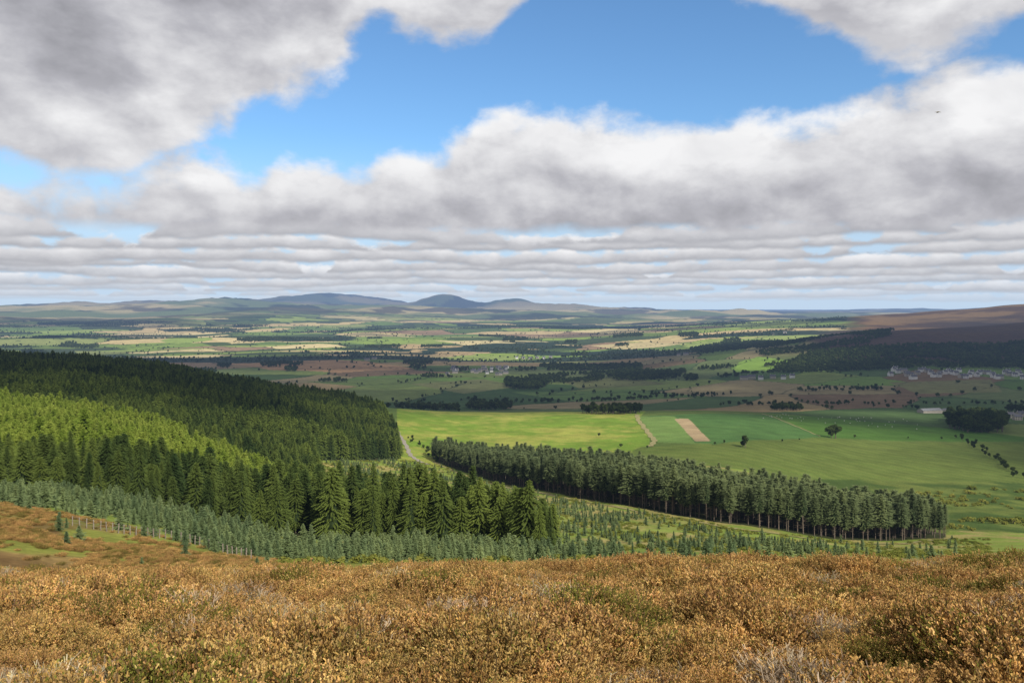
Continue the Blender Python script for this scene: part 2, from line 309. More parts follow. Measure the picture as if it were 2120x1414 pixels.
big_fields=[([(465,752),(640,745),(760,748),(860,764),(700,772),(560,766)],(.33,.20,.10),1500),([(750,722),(850,712),(960,716),(985,735),(860,738)],(.38,.28,.14),2500),([(900,705),(1100,706),(1180,716),(1000,722)],(.54,.45,.23),2500),([(440,700),(540,698),(610,706),(480,712)],(.54,.44,.22),3000),
 ([(1060,742),(1160,728),(1280,722),(1180,745)],(.18,.27,.055),2200),([(1530,750),(1570,738),(1650,752),(1600,768),(1520,766)],(.17,.27,.045),2000),([(1400,712),(1560,700),(1700,690),(1850,686),(1700,705),(1500,722)],(.26,.32,.09),2800),([(1560,690),(1700,683),(1860,682),(1700,692)],(.50,.44,.22),3500),([(1640,760),(1740,752),(1745,772),(1660,776)],(.14,.20,.045),2000),([(650,706),(760,700),(880,706),(760,713)],(.21,.29,.06),2800),([(210,716),(380,708),(440,716),(300,726)],(.17,.24,.05),2500),([(1220,716),(1340,708),(1420,712),(1300,724)],(.46,.38,.19),2800),
 ([(620,790),(820,782),(960,792),(800,806)],(.11,.15,.04),1500),([(1840,792),(2050,786),(2075,812),(1900,815)],(.15,.15,.06),1500),([(330,706),(430,698),(440,704),(370,712)],(.23,.30,.07),3000),([(850,795),(1000,785),(1080,800),(960,815)],(.15,.16,.06),1500),([(1150,785),(1300,780),(1380,795),(1200,805)],(.13,.14,.05),1500),([(1060,812),(1300,806),(1480,822),(1200,832)],(.10,.16,.04),1300)]
BF=[(SP(p,dm),c) for p,c,dm in big_fields]
def colour(x,y):
    r=np.hypot(x,y); d=np.maximum(y,.01); t=x/d; n=fbm(x/60,y/60,31,4); n2=fbm(x/9,y/9,32,4); n3=fbm(x/3,y/3,33,3)
    def L(a,b,f): return np.array(a)[None]*(1-f[:,None])+np.array(b)[None]*f[:,None]
    c=L((.06,.042,.02),(.12,.08,.03),n3)
    slope=L((.15,.09,.035),(.27,.18,.065),sstep(.3,.7,n2)); g=sstep(.44,.54,fbm(x/11,y/11,35,3)); slope=slope*(1-g[:,None]*.85)+np.array((.20,.225,.04))*g[:,None]*.85
    w=sstep(24,40,r)[:,None]; c=c*(1-w)+slope*w
    clr=L((.19,.245,.045),(.31,.26,.09),sstep(.45,.70,fbm(x/12,y/12,36,4))); w=(sstep(100,135,r))[:,None]; c=c*(1-w)+clr*w
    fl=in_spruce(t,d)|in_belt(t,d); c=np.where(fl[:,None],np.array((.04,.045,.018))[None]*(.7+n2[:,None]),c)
    rough=L((.06,.095,.02),(.13,.16,.035),sstep(.35,.65,fbm(x/25,y/25,38,4))); m=(t>.3)&(d>belt_front(t)+20)&(d<760)&~in_belt(t,d); c=np.where(m[:,None],rough,c)
    m=(d>640)&(r<1200); gz=L((.09,.14,.03),(.13,.17,.04),n); c=np.where((m&~fl)[:,None],gz,c)
    a=inpoly(x,y,P_f1)&~fl; c=np.where(a[:,None],L((.15,.235,.028),(.29,.30,.06),sstep(.38,.66,.55*n+.45*n2)),c)
    a=inpoly(x,y,P_f4)&~fl; st=.5+.5*np.sin((x*.8+y*.6)/2.6+3*n); c=np.where(a[:,None],L((.085,.13,.024),(.145,.175,.04),.35*st+.65*n),c)
    a=inpoly(x,y,P_f2); c=np.where(a[:,None],L((.065,.14,.035),(.09,.165,.042),.6*n+.4*n2),c)
    a=inpoly(x,y,P_f2b); c=np.where(a[:,None],L((.13,.215,.05),(.16,.235,.06),n2),c)
    a=inpoly(x,y,P_f3); c=np.where(a[:,None],L((.06,.135,.02),(.085,.155,.028),.6*n+.4*n2),c)
    a=inpoly(x,y,P_tan); c=np.where(a[:,None],L((.34,.245,.13),(.40,.30,.17),n2),c)
    far=r>1120; xi=x[far];yi=y[far];ri=r[far];ti=t[far]
    id1,e1=fields(xi,yi,210,1.5,.5,51); id2,e2=fields(xi,yi,400,1.5,.35,71); k=ri>4200
    idc=np.where(k,id2,id1); e=np.where(k,e2,e1)
    pal=np.array([(.07,.125,.025),(.10,.16,.035),(.05,.085,.022),(.12,.19,.04),(.13,.17,.045),(.06,.10,.03),(.24,.18,.085),(.15,.19,.05),(.15,.10,.055),(.10,.13,.045),(.22,.18,.09),(.05,.09,.025)])
    pal2=np.array([(.15,.22,.045),(.06,.09,.028),(.21,.28,.055),(.48,.38,.18),(.12,.17,.04),(.56,.46,.23),(.22,.28,.07),(.25,.17,.10),(.045,.065,.028),(.11,.17,.045),(.44,.34,.17),(.22,.25,.08),(.05,.075,.03),(.08,.12,.038)])
    q1=pal[(idc*len(pal)).astype(int)%len(pal)]; q2=pal2[(idc*len(pal2)).astype(int)%len(pal2)]
    w=sstep(2300,3300,ri+ (fbm(xi/700,yi/700,61,2)-.5)*900)*(1-sstep(9000,13000,ri)); fc=q1*(1-w[:,None])+q2*w[:,None]
    fc=fc*(.8+.4*fbm(xi/50,yi/50,62,3))[:,None]
    for P,cl in BF:
        a=inpoly(xi,yi,P); fc=np.where(a[:,None],np.array(cl)[None]*(.85+.3*fbm(xi/60,yi/60,72,3))[:,None],fc)
    hw=np.clip(ri/450,4,20); hd=sstep(1.0,.3,e/hw)*.9; fc=fc*(1-hd[:,None])+np.array((.025,.042,.017))*hd[:,None]
    wd=(fbm(xi/600,yi/420,63,4)>.60)&(ri>3000)&(ri<13000); fc=np.where(wd[:,None],np.array((.025,.042,.022)),fc)
    moor=sstep(8500,12500,ri+(fbm(xi/1500,yi/1500,64,3)-.5)*5000); mn=fbm(xi/1500,yi/1500,65,5)
    mc=np.array((.11,.14,.05))*(1-sstep(.38,.56,mn))[:,None]+np.array((.38,.31,.15))*sstep(.38,.56,mn)[:,None]; dk=sstep(.53,.58,fbm(xi/1100,yi/1100,66,4)); mc=mc*(1-.75*dk[:,None])
    mc=mc*(1-.5*sstep(17000,21000,ri))[:,None]
    fc=fc*(1-moor[:,None])+mc*moor[:,None]
    zi=hgt(xi,yi)
    hm=sstep(.34,.40,ti+(fbm(xi/300,yi/300,67,3)-.5)*.1)*sstep(2120,2300,ri)*(1-sstep(4200,4700,ri))*sstep(-152,-135,zi)
    hf=fbm(xi/90,yi/90,68,4)[:,None]; hc=np.array((.034,.02,.018))*(1-hf)*1.6+np.array((.10,.06,.035))*hf*.8; fc=fc*(1-hm[:,None])+hc*hm[:,None]
    h3=sstep(.40,.45,ti+(fbm(xi/500,yi/500,70,3)-.5)*.06)*sstep(4300,4800,ri)*(1-sstep(9000,10000,ri)); hf=fbm(xi/260,yi/260,69,4)[:,None]; hs=sstep(.42,.6,hf); fc=fc*(1-h3[:,None])+(np.array((.085,.042,.012))*(1-hs)+np.array((.19,.11,.035))*hs)*h3[:,None]
    c[far]=fc
    return np.clip(c,.004,.62)
rd=np.concatenate([[.15,.5,.9],np.exp(np.linspace(math.log(1.3),math.log(24),110)),np.exp(np.linspace(math.log(24),math.log(300),130))[1:],np.exp(np.linspace(math.log(300),math.log(6500),560))[1:],np.exp(np.linspace(math.log(6500),math.log(90000),200))[1:]])
an=np.concatenate([np.linspace(-math.pi,-.70,46)[:-1],np.linspace(-.70,.70,860),np.linspace(.70,math.pi,46)[1:]])
nA=len(an);nR=len(rd)
A_,R_=np.meshgrid(an,rd); X=(R_*np.sin(A_)).ravel(); Y=(R_*np.cos(A_)).ravel(); Z=hgt(X,Y)
me=bpy.data.meshes.new('ground'); me.vertices.add(nA*nR); me.vertices.foreach_set('co',np.stack([X,Y,Z],1).astype(np.float32).ravel())
i=np.arange(nR-1)[:,None]*nA+np.arange(nA-1)[None]; q=np.stack([i,i+nA,i+nA+1,i+1],-1).reshape(-1,4)[:,::-1]
me.loops.add(q.size); me.loops.foreach_set('vertex_index',q.astype(np.int32).ravel()); me.polygons.add(len(q)); me.polygons.foreach_set('loop_start',(np.arange(len(q))*4).astype(np.int32))
me.polygons.foreach_set('use_smooth',np.ones(len(q),bool)); me.update(calc_edges=True)
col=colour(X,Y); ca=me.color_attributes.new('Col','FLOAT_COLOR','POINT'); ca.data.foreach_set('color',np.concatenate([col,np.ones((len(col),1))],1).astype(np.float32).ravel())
if me.polygons[len(q)//2].normal.z<0: me.flip_normals()
ground=bpy.data.objects.new('ground',me); root.objects.link(ground); ground['kind']='structure'
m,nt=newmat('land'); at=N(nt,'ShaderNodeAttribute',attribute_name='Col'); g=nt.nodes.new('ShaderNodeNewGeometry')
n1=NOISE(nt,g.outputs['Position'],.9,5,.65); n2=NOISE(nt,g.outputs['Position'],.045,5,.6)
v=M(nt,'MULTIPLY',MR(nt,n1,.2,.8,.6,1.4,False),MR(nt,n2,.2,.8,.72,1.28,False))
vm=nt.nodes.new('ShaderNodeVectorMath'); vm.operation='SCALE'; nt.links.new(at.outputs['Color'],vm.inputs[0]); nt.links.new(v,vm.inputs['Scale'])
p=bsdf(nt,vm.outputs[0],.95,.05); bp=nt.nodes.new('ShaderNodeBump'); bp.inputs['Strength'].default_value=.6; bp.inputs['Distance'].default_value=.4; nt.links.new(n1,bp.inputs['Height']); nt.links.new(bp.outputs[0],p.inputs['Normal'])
haze_finish(nt,p.outputs[0]); me.materials.append(m)
# ------------------------------------------------------------------ roads
m_track=plain('gravel',C(.24,.21,.16),C(.38,.34,.27),1.5); m_track2=plain('grassy_track',C(.22,.22,.07),C(.36,.29,.14),.5)
def strip(name,pts,w,mat,lift):
    P=[];n=len(pts); s=np.linspace(0,n-1,n*14)
    xs=ip(s,np.arange(n),[p[0] for p in pts]); ys=ip(s,np.arange(n),[p[1] for p in pts])
    k=np.ones(7)/7; xs=np.convolve(np.pad(xs,3,'edge'),k,'valid'); ys=np.convolve(np.pad(ys,3,'edge'),k,'valid')
    dx=np.gradient(xs);dy=np.gradient(ys);l=np.hypot(dx,dy)+1e-6; V=[];Fc=[];M_=5
    for i in range(len(xs)):
        for j in range(M_):
            o=(j/(M_-1)-.5)*w*(1+.3*math.sin(i*.9+j)); a=xs[i]-dy[i]/l[i]*o; b=ys[i]+dx[i]/l[i]*o; V.append((a,b,float(hgt(np.array([a]),np.array([b]))[0])+lift))
    for i in range(len(xs)-1):
        for j in range(M_-1): q=i*M_+j; Fc.append((q,q+M_,q+M_+1,q+1))
    ob=bpy.data.objects.new(name,mk(name,V,Fc,[mat],None,True)); root.objects.link(ob); ob['kind']='structure'; return ob
strip('track',SP([(815,882),(828,903),(842,925),(850,944),(872,957),(888,962)],400),3.6,m_track,.25)
strip('track',[(t*(belt_front(t)-k),belt_front(t)-k) for t,k in [(-.1,14),(-.07,16),(-.006,16),(.04,14),(.085,13),(.13,13),(.18,14),(.267,15),(.33,15),(.39,16),(.47,17),(.56,19)]],2.8,m_track2,.2)
strip('path',SP([(1318,858),(1322,872),(1340,893),(1356,912),(1345,925)],500),5,m_track2,.3)
strip('path',SP([(1575,856),(1640,880),(1700,905)],500),1.8,m_track2,.3)
# ------------------------------------------------------------------ forests
x,y=grid(-900,60,150,1060,4.1,.46); t=x/y; wob=(fbm(x/18,y/18,82,3)-.5)*70; k=in_spruce(t,y)&(~in_larch(t,y,wob)|((rng.random(len(x))<.10)&(y>250)))&(t>-.85)&(fbm(x/14,y/14,83,3)>.27); x,y,t=x[k],y[k],t[k]
h=rng.normal(12.8,2.1,len(x))*ip(t,[-.5,-.4,-.25,-.1,-.02,.055],[.88,.9,1.05,1.05,.98,.78])*(1+.6*(fbm(x/35,y/35,81,3)-.5)); h=np.clip(h,5,19)
plant('spruce_tree','tall green spruce tree at the plantation edge','tree','spruce trees of the plantation','spruce_forest','dense dark green spruce plantation covering the hillside',x,y,h,K_spruce,15,300,True,.25)
x,y=grid(-420,-60,190,520,3.6,.46); t=x/y; wob=(fbm(x/18,y/18,82,3)-.5)*70; k=in_larch(t,y,wob)&(t>-.85); x,y=x[k],y[k]
plant('larch_tree','slender light green larch tree in a dense stand','tree','larch trees of the plantation','larch_forest','dense stand of light green larches',x,y,rng.normal(13.5,1.5,len(x)),K_larch,13,150,True,.2)
x,y=grid(-80,240,280,660,4.3,.45); t=x/y; k=in_belt(t,y)&(rng.random(len(x))>.06); x,y,t=x[k],y[k],t[k]
plant('pine_tree','tall pine with bare trunk and grey green crown','tree','pines of the long shelter belt','pine_wood','belt of grey green pines with bare trunks',x,y,rng.normal(16.3,1.6,len(x))*ip(t,[-.1,0,.5,.545],[.95,1,.98,.8]),K_pine,17,300,True,.2,np.abs(y-belt_front(t))+np.maximum(0,y-420)*.2)
def gfront(t): return ip(t,[-.8,-.643,-.5,-.38,-.3,.1,.5],[108,108,102,94,86,100,130])
x,y=grid(-200,240,66,600,2.2,.45); t=x/y
a=(y>gfront(t))&(t<.055)&(y<clump_front(t)-3); b=(t>-.245)&(y<belt_front(np.maximum(t,-.09))-19)&(y>110)&(y<585)&~in_spruce(t,y)&(t<.56)&~a
pn=fbm(x/16,y/16,91,4); dens=np.where(a,.78*sstep(.25,.50,pn)+.04,.55*sstep(.38,.58,pn)+.05)*np.where(a,1,ip(t,[.05,.2,.35,.45],[1,.9,.4,.12])); b&=~((y>belt_front(np.maximum(t,-.09))-40)&(rng.random(len(x))>.35))
c_=(y>68)&(y<=gfront(t))&(t<-.3)&(rng.random(len(x))<.09)
k=((a|b)&(rng.random(len(x))<dens)&(t>-.7))|(c_&(t>-.7)); x,y,t=x[k],y[k],t[k]
h=np.clip(rng.normal(2.4,.8,len(x)),.8,4.4)*ip(y,[68,90,120,200],[.5,.6,.95,.95])*np.where(y>clump_front(np.minimum(t,.05)),.85,1)
plant('young_spruce','small bluish green young spruce on the cleared slope','tree','young spruces planted on the slope','young_spruce_plantation','replanted slope thick with young spruces',x,y,h,K_young,3,300,False,.25)
x,y=grid(-150,230,60,620,2.3); t=x/y; k=(~in_spruce(t,y))&(y<belt_front(np.clip(t,-.09,.54))-8)&(y>gfront(t)-4)&(t>-.3)&(t<.6)&(rng.random(len(x))<.5*sstep(.35,.6,fbm(x/15,y/15,92,3))); x,y=x[k],y[k]
z=hgt(x,y)-.1; s=rng.uniform(.35,1.0,len(x)); scatter('scrub','low yellow green scrub and bracken on cleared ground',np.stack([x,y,z],1),np.stack([s*1.3,s*1.3,s*.6],1),rng.integers(0,2,len(x)),K_scrub,0)
x,y=grid(120,640,360,640,5); t=x/y; k=(t>.44)&(t<.72)&(y>belt_back(np.minimum(t,.55))+15)&(y<ip(t,[.4,.5,.55,.7],[480,520,560,570]))&(rng.random(len(x))<.75*sstep(.45,.66,fbm(x/40,y/40,93,3))); x,y=x[k],y[k]
z=hgt(x,y)-.1; s=rng.uniform(.5,1.7,len(x)); scatter('gorse_scrub','dark green gorse bushes over rough pasture',np.stack([x,y,z],1),np.stack([s*1.5,s*1.5,s*1.1],1),rng.integers(0,2,len(x)),K_scrub,0)
# broadleaf trees
TX=[];TY=[];TH=[]
def wood(px0,px1,d0,d1,s,h0,h1,dens=1.,seed=0,thr=None,oval=True):
    x,y=grid(T(px0)*d1-50 if px0<1060 else T(px0)*d0,T(px1)*d1 if px1>1060 else T(px1)*d0+50,d0,d1,s); t=x/y
    k=(t>T(px0))&(t<T(px1))&(rng.random(len(x))<dens)
    if oval:
        uu=(t-T((px0+px1)/2))/(T(px1)-T(px0))*2; vv=(y-(d0+d1)/2)/(d1-d0)*2; k&=(uu**4+vv**2+(fbm(x/90,y/90,seed+200,3)-.5)*1.6)<.95
    if thr is not None: k&=fbm(x/160,y/160,seed,3)>thr
    TX.append(x[k]);TY.append(y[k]);TH.append(rng.uniform(h0,h1,k.sum()))
wood(1200,1325,1000,1055,8,8,15)
wood(1960,2080,950,1130,9,12,20,1,1,.3)
wood(1590,1665,1150,1240,9,8,12); wood(815,950,1330,1450,10,8,13,.7,2,.4); wood(965,1065,1350,1480,10,9,14,.8,3,.4)
wood(1045,1140,1850,2250,10,10,15,.9,4,.36); wood(1130,1330,2300,2750,11,10,15,.9,5,.42); wood(1250,1420,2050,2400,11,10,15,.9,6,.5); wood(1140,1250,2050,2350,11,9,13,.7,24,.45)
wood(1430,1620,2850,3700,13,10,15,.9,7,.38); wood(1575,2320,2000,2430,11,10,15,.92,8,.28); wood(1480,1900,1880,2060,10,9,14,.6,9,.5); wood(1560,1850,2480,3000,12,9,14,.9,10,.45)
wood(1290,1850,1600,1640,10,7,11,.5,11,.4,False); wood(1480,2200,1330,1345,9,6,9,.5,12,None,False); wood(1000,1500,1540,1570,9,7,11,.5,13,.35,False); wood(2080,2200,1180,1260,9,9,14,.7)
for i in range(46):
    px=random.uniform(-20,1500); d=random.uniform(1400,5200); w_=random.uniform(25,90)
    wood(px,px+w_,d,d*(1+random.uniform(.03,.12)),12,8,15,.8,30+i,.42)
x,y=grid(-5200,5200,1150,7600,20,.5); t=x/y; k=(np.abs(t)<.68); x,y,t=x[k],y[k],t[k]; r=np.hypot(x,y)
id1,e1=fields(x,y,210,1.5,.5,51); id2,e2=fields(x,y,400,1.5,.35,71); e=np.where(r>4200,e2,e1); hd=fbm(x/600,y/420,63,4)
zz=hgt(x,y); moor=(t>.36)&(r>2150)&(r<4600)&(zz>-150)
pk=np.where(e<8,.85,.006)*np.where(fbm(x/300,y/300,95,3)>.47,1,.3); wd=(hd>.60)&(r>3000)
inb=np.zeros(x.shape,bool)
for P,cl in BF: inb|=inpoly(x,y,P)
k=((rng.random(len(x))<pk)|(wd&(rng.random(len(x))<.7)))&~moor&~((t>.42)&(r>4500))&~(inb&(e>10))&~((t>.46)&(y>1700)&(y<1960)); TX.append(x[k]);TY.append(y[k]);TH.append(rng.uniform(4,12,k.sum())*ip(y[k],[1200,7000],[.85,1.3]))
x=np.concatenate(TX);y=np.concatenate(TY);h=np.concatenate(TH); print('broadleaf',len(x))
ex=[pixel_to_ground(1722,907,500),pixel_to_ground(1730,908,500),pixel_to_ground(1543,927,500),pixel_to_ground(1538,925,500),pixel_to_ground(1500,918,500),pixel_to_ground(1480,921,500),pixel_to_ground(1620,915,500),pixel_to_ground(1655,912,500),pixel_to_ground(1770,907,500),pixel_to_ground(1950,910,500),pixel_to_ground(1880,909,500),pixel_to_ground(1240,905,500),pixel_to_ground(1285,925,500),pixel_to_ground(1340,930,500)]
eh=[17,15,10,7,3.5,3,3,2.5,4,3.5,3,4,4,3]
for f in np.linspace(0,1,26):
    d=900-f*265; tt=.562+f*.078+random.uniform(-.006,.006); ex.append((tt*d,d+random.uniform(-8,8))); eh.append(random.uniform(4,7))
for f in np.linspace(0,1,22):
    q=pixel_to_ground(832+f*60+random.uniform(-8,8),905+f*52,400); ex.append((q[0]+random.uniform(4,9),q[1])); eh.append(random.uniform(2,5))
ex=np.array(ex); x=np.concatenate([ex[:,0],x]); y=np.concatenate([ex[:,1],y]); h=np.concatenate([eh,h])
plant('broadleaf_tree','dark green broadleaf tree standing among the fields','tree','broadleaf trees among the fields','woodland','dark hedgerow trees and small woods across farmland',x,y,h,K_leaf,11,260,True,.25,None,1250)
# ------------------------------------------------------------------ heather
def hmat(name):
    m,nt=newmat(name); at=N(nt,'ShaderNodeAttribute',attribute_name='Col'); g=nt.nodes.new('ShaderNodeNewGeometry'); oi=nt.nodes.new('ShaderNodeObjectInfo')
    n=NOISE(nt,g.outputs['Position'],.8,4,.6); n2=NOISE(nt,g.outputs['Position'],2.6,3)
    tint=MIX(nt,MR(nt,n,.38,.62),C(1.04,.92,.78),C(.95,.98,.74)); tint=MIX(nt,MR(nt,n2,.5,.68),tint,C(1.25,1.10,.85)); tint=MIX(nt,MR(nt,n2,.5,.32),tint,C(.74,.62,.48))
    c=MIX(nt,1.,at.outputs['Color'],tint,'MULTIPLY'); vm=nt.nodes.new('ShaderNodeVectorMath'); vm.operation='SCALE'; nt.links.new(c,vm.inputs[0]); nt.links.new(MR(nt,oi.outputs['Random'],0,1,.75,1.25,False),vm.inputs['Scale'])
    df=nt.nodes.new('ShaderNodeBsdfDiffuse'); nt.links.new(vm.outputs[0],df.inputs[0]); tr=nt.nodes.new('ShaderNodeBsdfTranslucent'); nt.links.new(vm.outputs[0],tr.inputs[0])
    mx=nt.nodes.new('ShaderNodeMixShader'); mx.inputs[0].default_value=.2; nt.links.new(df.outputs[0],mx.inputs[1]); nt.links.new(tr.outputs[0],mx.inputs[2]); haze_finish(nt,mx.outputs[0]); return m
m_h=hmat('heather_sprigs')
def tuft(seed,kind):
    r=random.Random(seed); V=[];Fc=[];Cc=[]
    def quad(p,dr,l,w,c0,c1):
        dr=dr.normalized(); s=dr.orthogonal(); s.rotate(Quaternion(dr,r.uniform(0,6.28))); s=s.normalized()*w; b=len(V); e=p+dr*l
        for q,c in ((p-s*.4,c0),(p+s*.4,c0),(e+s*.5,c1),(e-s*.5,c1)): V.append(tuple(q)); Cc.append((*c,1))
        Fc.append((b,b+1,b+2,b+3)); return e
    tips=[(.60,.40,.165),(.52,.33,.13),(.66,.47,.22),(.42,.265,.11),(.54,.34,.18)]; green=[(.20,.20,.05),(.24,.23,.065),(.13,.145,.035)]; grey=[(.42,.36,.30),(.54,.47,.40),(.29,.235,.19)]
    ns={'h':115,'g':115,'d':115}[kind]
    for i in range(ns):
        a=r.uniform(0,6.28); q=r.random()**.6; tilt=.1+1.2*q; L=.35*r.uniform(.75,1.12)*(1-.08*q)
        if kind=='d': L*=.9
        p=Vector((.1*q*math.cos(a),.1*q*math.sin(a),-.03)); dr=Vector((math.sin(tilt)*math.cos(a)+r.uniform(-.15,.15),math.sin(tilt)*math.sin(a)+r.uniform(-.15,.15),math.cos(tilt)))
        c0=(.13,.09,.06) if kind!='d' else r.choice(grey); seg=4
        tc=r.choice(tips); bare=(kind=='d' and r.random()<.7)
        for sgm in range(seg):
            f=(sgm+1)/seg; dr=(dr+Vector((r.uniform(-.3,.3),r.uniform(-.3,.3),.12))).normalized(); p0=p.copy()
            p=quad(p,dr,L/seg,.0055,c0,c0)
            if bare:
                for _ in range(4):
                    d2=(dr+Vector((r.uniform(-1.1,1.1),r.uniform(-1.1,1.1),r.uniform(-.4,.5)))).normalized(); quad(p0+(p-p0)*r.random(),d2,r.uniform(.02,.07),.0035,c0,r.choice(grey))
            elif sgm>=1:
                for _ in range((0,7,13,19)[sgm]):
                    d2=(dr*.8+Vector((r.uniform(-1,1),r.uniform(-1,1),r.uniform(-.2,.5)))).normalized()
                    if kind!='g': cc=r.choice(green) if (sgm<2 and r.random()<.6) or r.random()<.10 else (tc if r.random()<.7 else r.choice(tips))
                    else: cc=r.choice(green) if r.random()<.75 else r.choice(tips)
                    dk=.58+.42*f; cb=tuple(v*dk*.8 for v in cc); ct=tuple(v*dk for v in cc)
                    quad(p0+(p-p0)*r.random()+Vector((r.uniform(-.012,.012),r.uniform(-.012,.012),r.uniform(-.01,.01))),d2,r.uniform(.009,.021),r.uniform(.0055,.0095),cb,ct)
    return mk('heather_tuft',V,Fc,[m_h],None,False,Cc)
hk=bpy.data.collections.new('heather_kit')
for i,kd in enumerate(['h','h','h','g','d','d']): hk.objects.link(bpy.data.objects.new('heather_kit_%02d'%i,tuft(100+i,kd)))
def hscatter(name,label,x,y,smin,smax,z0=0.):
    z=hgt(x,y)+z0; n=fbm(x/.9,y/.9,101,3); g=fbm(x/.9+40,y/.9,102,3); v=rng.integers(0,3,len(x)); u=rng.random(len(x))
    v=np.where((g>.58)&(u<.7),3,v); v=np.where((n>ip(y,[2,6,12],[.60,.64,.68]))&(u<.75),4+(u>.4),v); v=np.where(u>.97,4,v); big=sstep(.25,.75,fbm(x/.65,y/.65,103,2))
    s=(smin+(smax-smin)*big)*rng.uniform(.8,1.2,len(x)); scatter(name,label,np.stack([x,y,z],1),np.stack([s,s,s*rng.uniform(.8,1.1,len(x))],1),v,dict(col=hk),0)
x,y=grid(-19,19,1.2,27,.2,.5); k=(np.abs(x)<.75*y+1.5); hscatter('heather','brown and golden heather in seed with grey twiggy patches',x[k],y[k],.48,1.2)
x,y=grid(-110,-10,30,128,.62,.5); t=x/y; k=(t>-.72)&(t<-.25)&(y<gfront(t)+6)&(rng.random(len(x))<.04+sstep(.43,.58,fbm(x/7,y/7,104,3))*.7); x=x[k];y=y[k]
z=hgt(x,y); s=rng.uniform(.7,1.6,len(x)); scatter('moorland_grass','tawny heather tussocks on the open slope',np.stack([x,y,z],1),np.stack([s*1.3,s*1.3,s*.8],1),rng.integers(0,4,len(x)),dict(col=hk),0)
# ------------------------------------------------------------------ fence
m_wood=plain('weathered_wood',C(.16,.13,.1),C(.28,.24,.19),6); m_wire=plain('wire',C(.2,.2,.2),C(.3,.3,.3))
fp=[pixel_to_ground(a,b,50) for a,b in [(150,1088),(210,1098),(260,1106),(310,1112),(360,1118),(400,1126),(440,1138),(480,1150),(520,1160)]]
s=np.linspace(0,len(fp)-1,34); fx=ip(s,range(len(fp)),[p[0] for p in fp]); fy=ip(s,range(len(fp)),[p[1] for p in fp]); fz=hgt(fx,fy)
fe=bpy.data.objects.new('fence',None); root.objects.link(fe); fe.location=(fx[0],fy[0],fz[0]); fe['label']='wire fence on wooden posts across the moor slope'; fe['category']='fence'
pm=mk('post',[( -.06,-.06,-.3),(.06,-.06,-.3),(.06,.06,-.3),(-.06,.06,-.3),(-.055,-.055,1.15),(.055,-.055,1.15),(.055,.055,1.15),(-.055,.055,1.15),(0,0,1.22)],[(0,1,5,4),(1,2,6,5),(2,3,7,6),(3,0,4,7),(4,5,8),(5,6,8),(6,7,8),(7,4,8)],[m_wood])
for a,b,c in zip(fx,fy,fz):
    o=bpy.data.objects.new('post',pm); root.objects.link(o); o.parent=fe; o.location=(a-fx[0],b-fy[0],c-fz[0]); o.rotation_euler=(random.uniform(-.06,.06),random.uniform(-.06,.06),random.uniform(0,1))
V=[];Fc=[]
for hh in (.35,.7,1.05):
    for i in range(len(fx)-1):
        b=len(V)
        for (k,dz) in ((i,0),(i+1,0),(i+1,.012),(i,.012)): V.append((fx[k]-fx[0],fy[k]-fy[0]+.07,fz[k]-fz[0]+hh+dz))
        Fc.append((b,b+1,b+2,b+3))
o=bpy.data.objects.new('wire',mk('wire',V,Fc,[m_wire])); root.objects.link(o); o.parent=fe
# ------------------------------------------------------------------ houses
m_w1=plain('sandstone_wall',C(.28,.25,.2),C(.40,.36,.30),.8); m_w2=plain('white_render',C(.50,.48,.44),C(.66,.64,.60),.6); m_r1=plain('slate_roof',C(.08,.08,.09),C(.14,.14,.16),1.2); m_r2=plain('grey_sheet_roof',C(.16,.165,.17),C(.24,.245,.25),.4); m_win=plain('window_glass',C(.03,.035,.04),C(.05,.055,.06),1,.2)
def box(V,Fc,x0,x1,y0,y1,z0,z1):
    b=len(V); V+= [(x0,y0,z0),(x1,y0,z0),(x1,y1,z0),(x0,y1,z0),(x0,y0,z1),(x1,y0,z1),(x1,y1,z1),(x0,y1,z1)]
    Fc+= [(b,b+3,b+2,b+1),(b+4,b+5,b+6,b+7),(b,b+1,b+5,b+4),(b+1,b+2,b+6,b+5),(b+2,b+3,b+7,b+6),(b+3,b,b+4,b+7)]
def house_kit(L,W,h,rh,wm,rm):
    V=[];Fc=[]; a,b=L/2,W/2
    V+= [(-a,-b,-1.5),(a,-b,-1.5),(a,b,-1.5),(-a,b,-1.5),(-a,-b,h),(a,-b,h),(a,b,h),(-a,b,h),(-a,0,h+rh),(a,0,h+rh)]
    Fc+= [(0,1,5,4),(2,3,7,6),(1,2,6,9,5),(3,0,4,8,7)]; wall=mk('wall',V,Fc,[wm])
    V=[];Fc=[]; e=.35; V+= [(-a-e,-b-e,h-e*rh/b),(a+e,-b-e,h-e*rh/b),(a+e,0,h+rh+.06),(-a-e,0,h+rh+.06),(-a-e,b+e,h-e*rh/b),(a+e,b+e,h-e*rh/b)]
    V+= [(q[0],q[1],q[2]+.2) for q in V]; Fc+= [(6,7,8,9),(9,8,11,10),(0,3,2,1),(3,4,5,2),(0,1,7,6),(4,10,11,5),(0,6,9,3),(3,9,10,4),(1,2,8,7),(2,5,11,8)]; roof=mk('roof',V,Fc,[rm])
    V=[];Fc=[]
    for sx in (-a+.5,a-1.2): box(V,Fc,sx,sx+.7,-.4,.4,h+rh-.5,h+rh+1.2)
    ch=mk('chimney',V,Fc,[wm]); V=[];Fc=[]
    box(V,Fc,-.55,.55,-.03,.03,-.7,.7); wn=mk('window',V,Fc,[m_win]); return wall,roof,ch,wn,(L,W,h)
kits=[house_kit(11,7,5.2,2.8,m_w1,m_r1),house_kit(9,7,5.2,3,m_w2,m_r1),house_kit(15,7.5,5.4,3,m_w1,m_r1)]
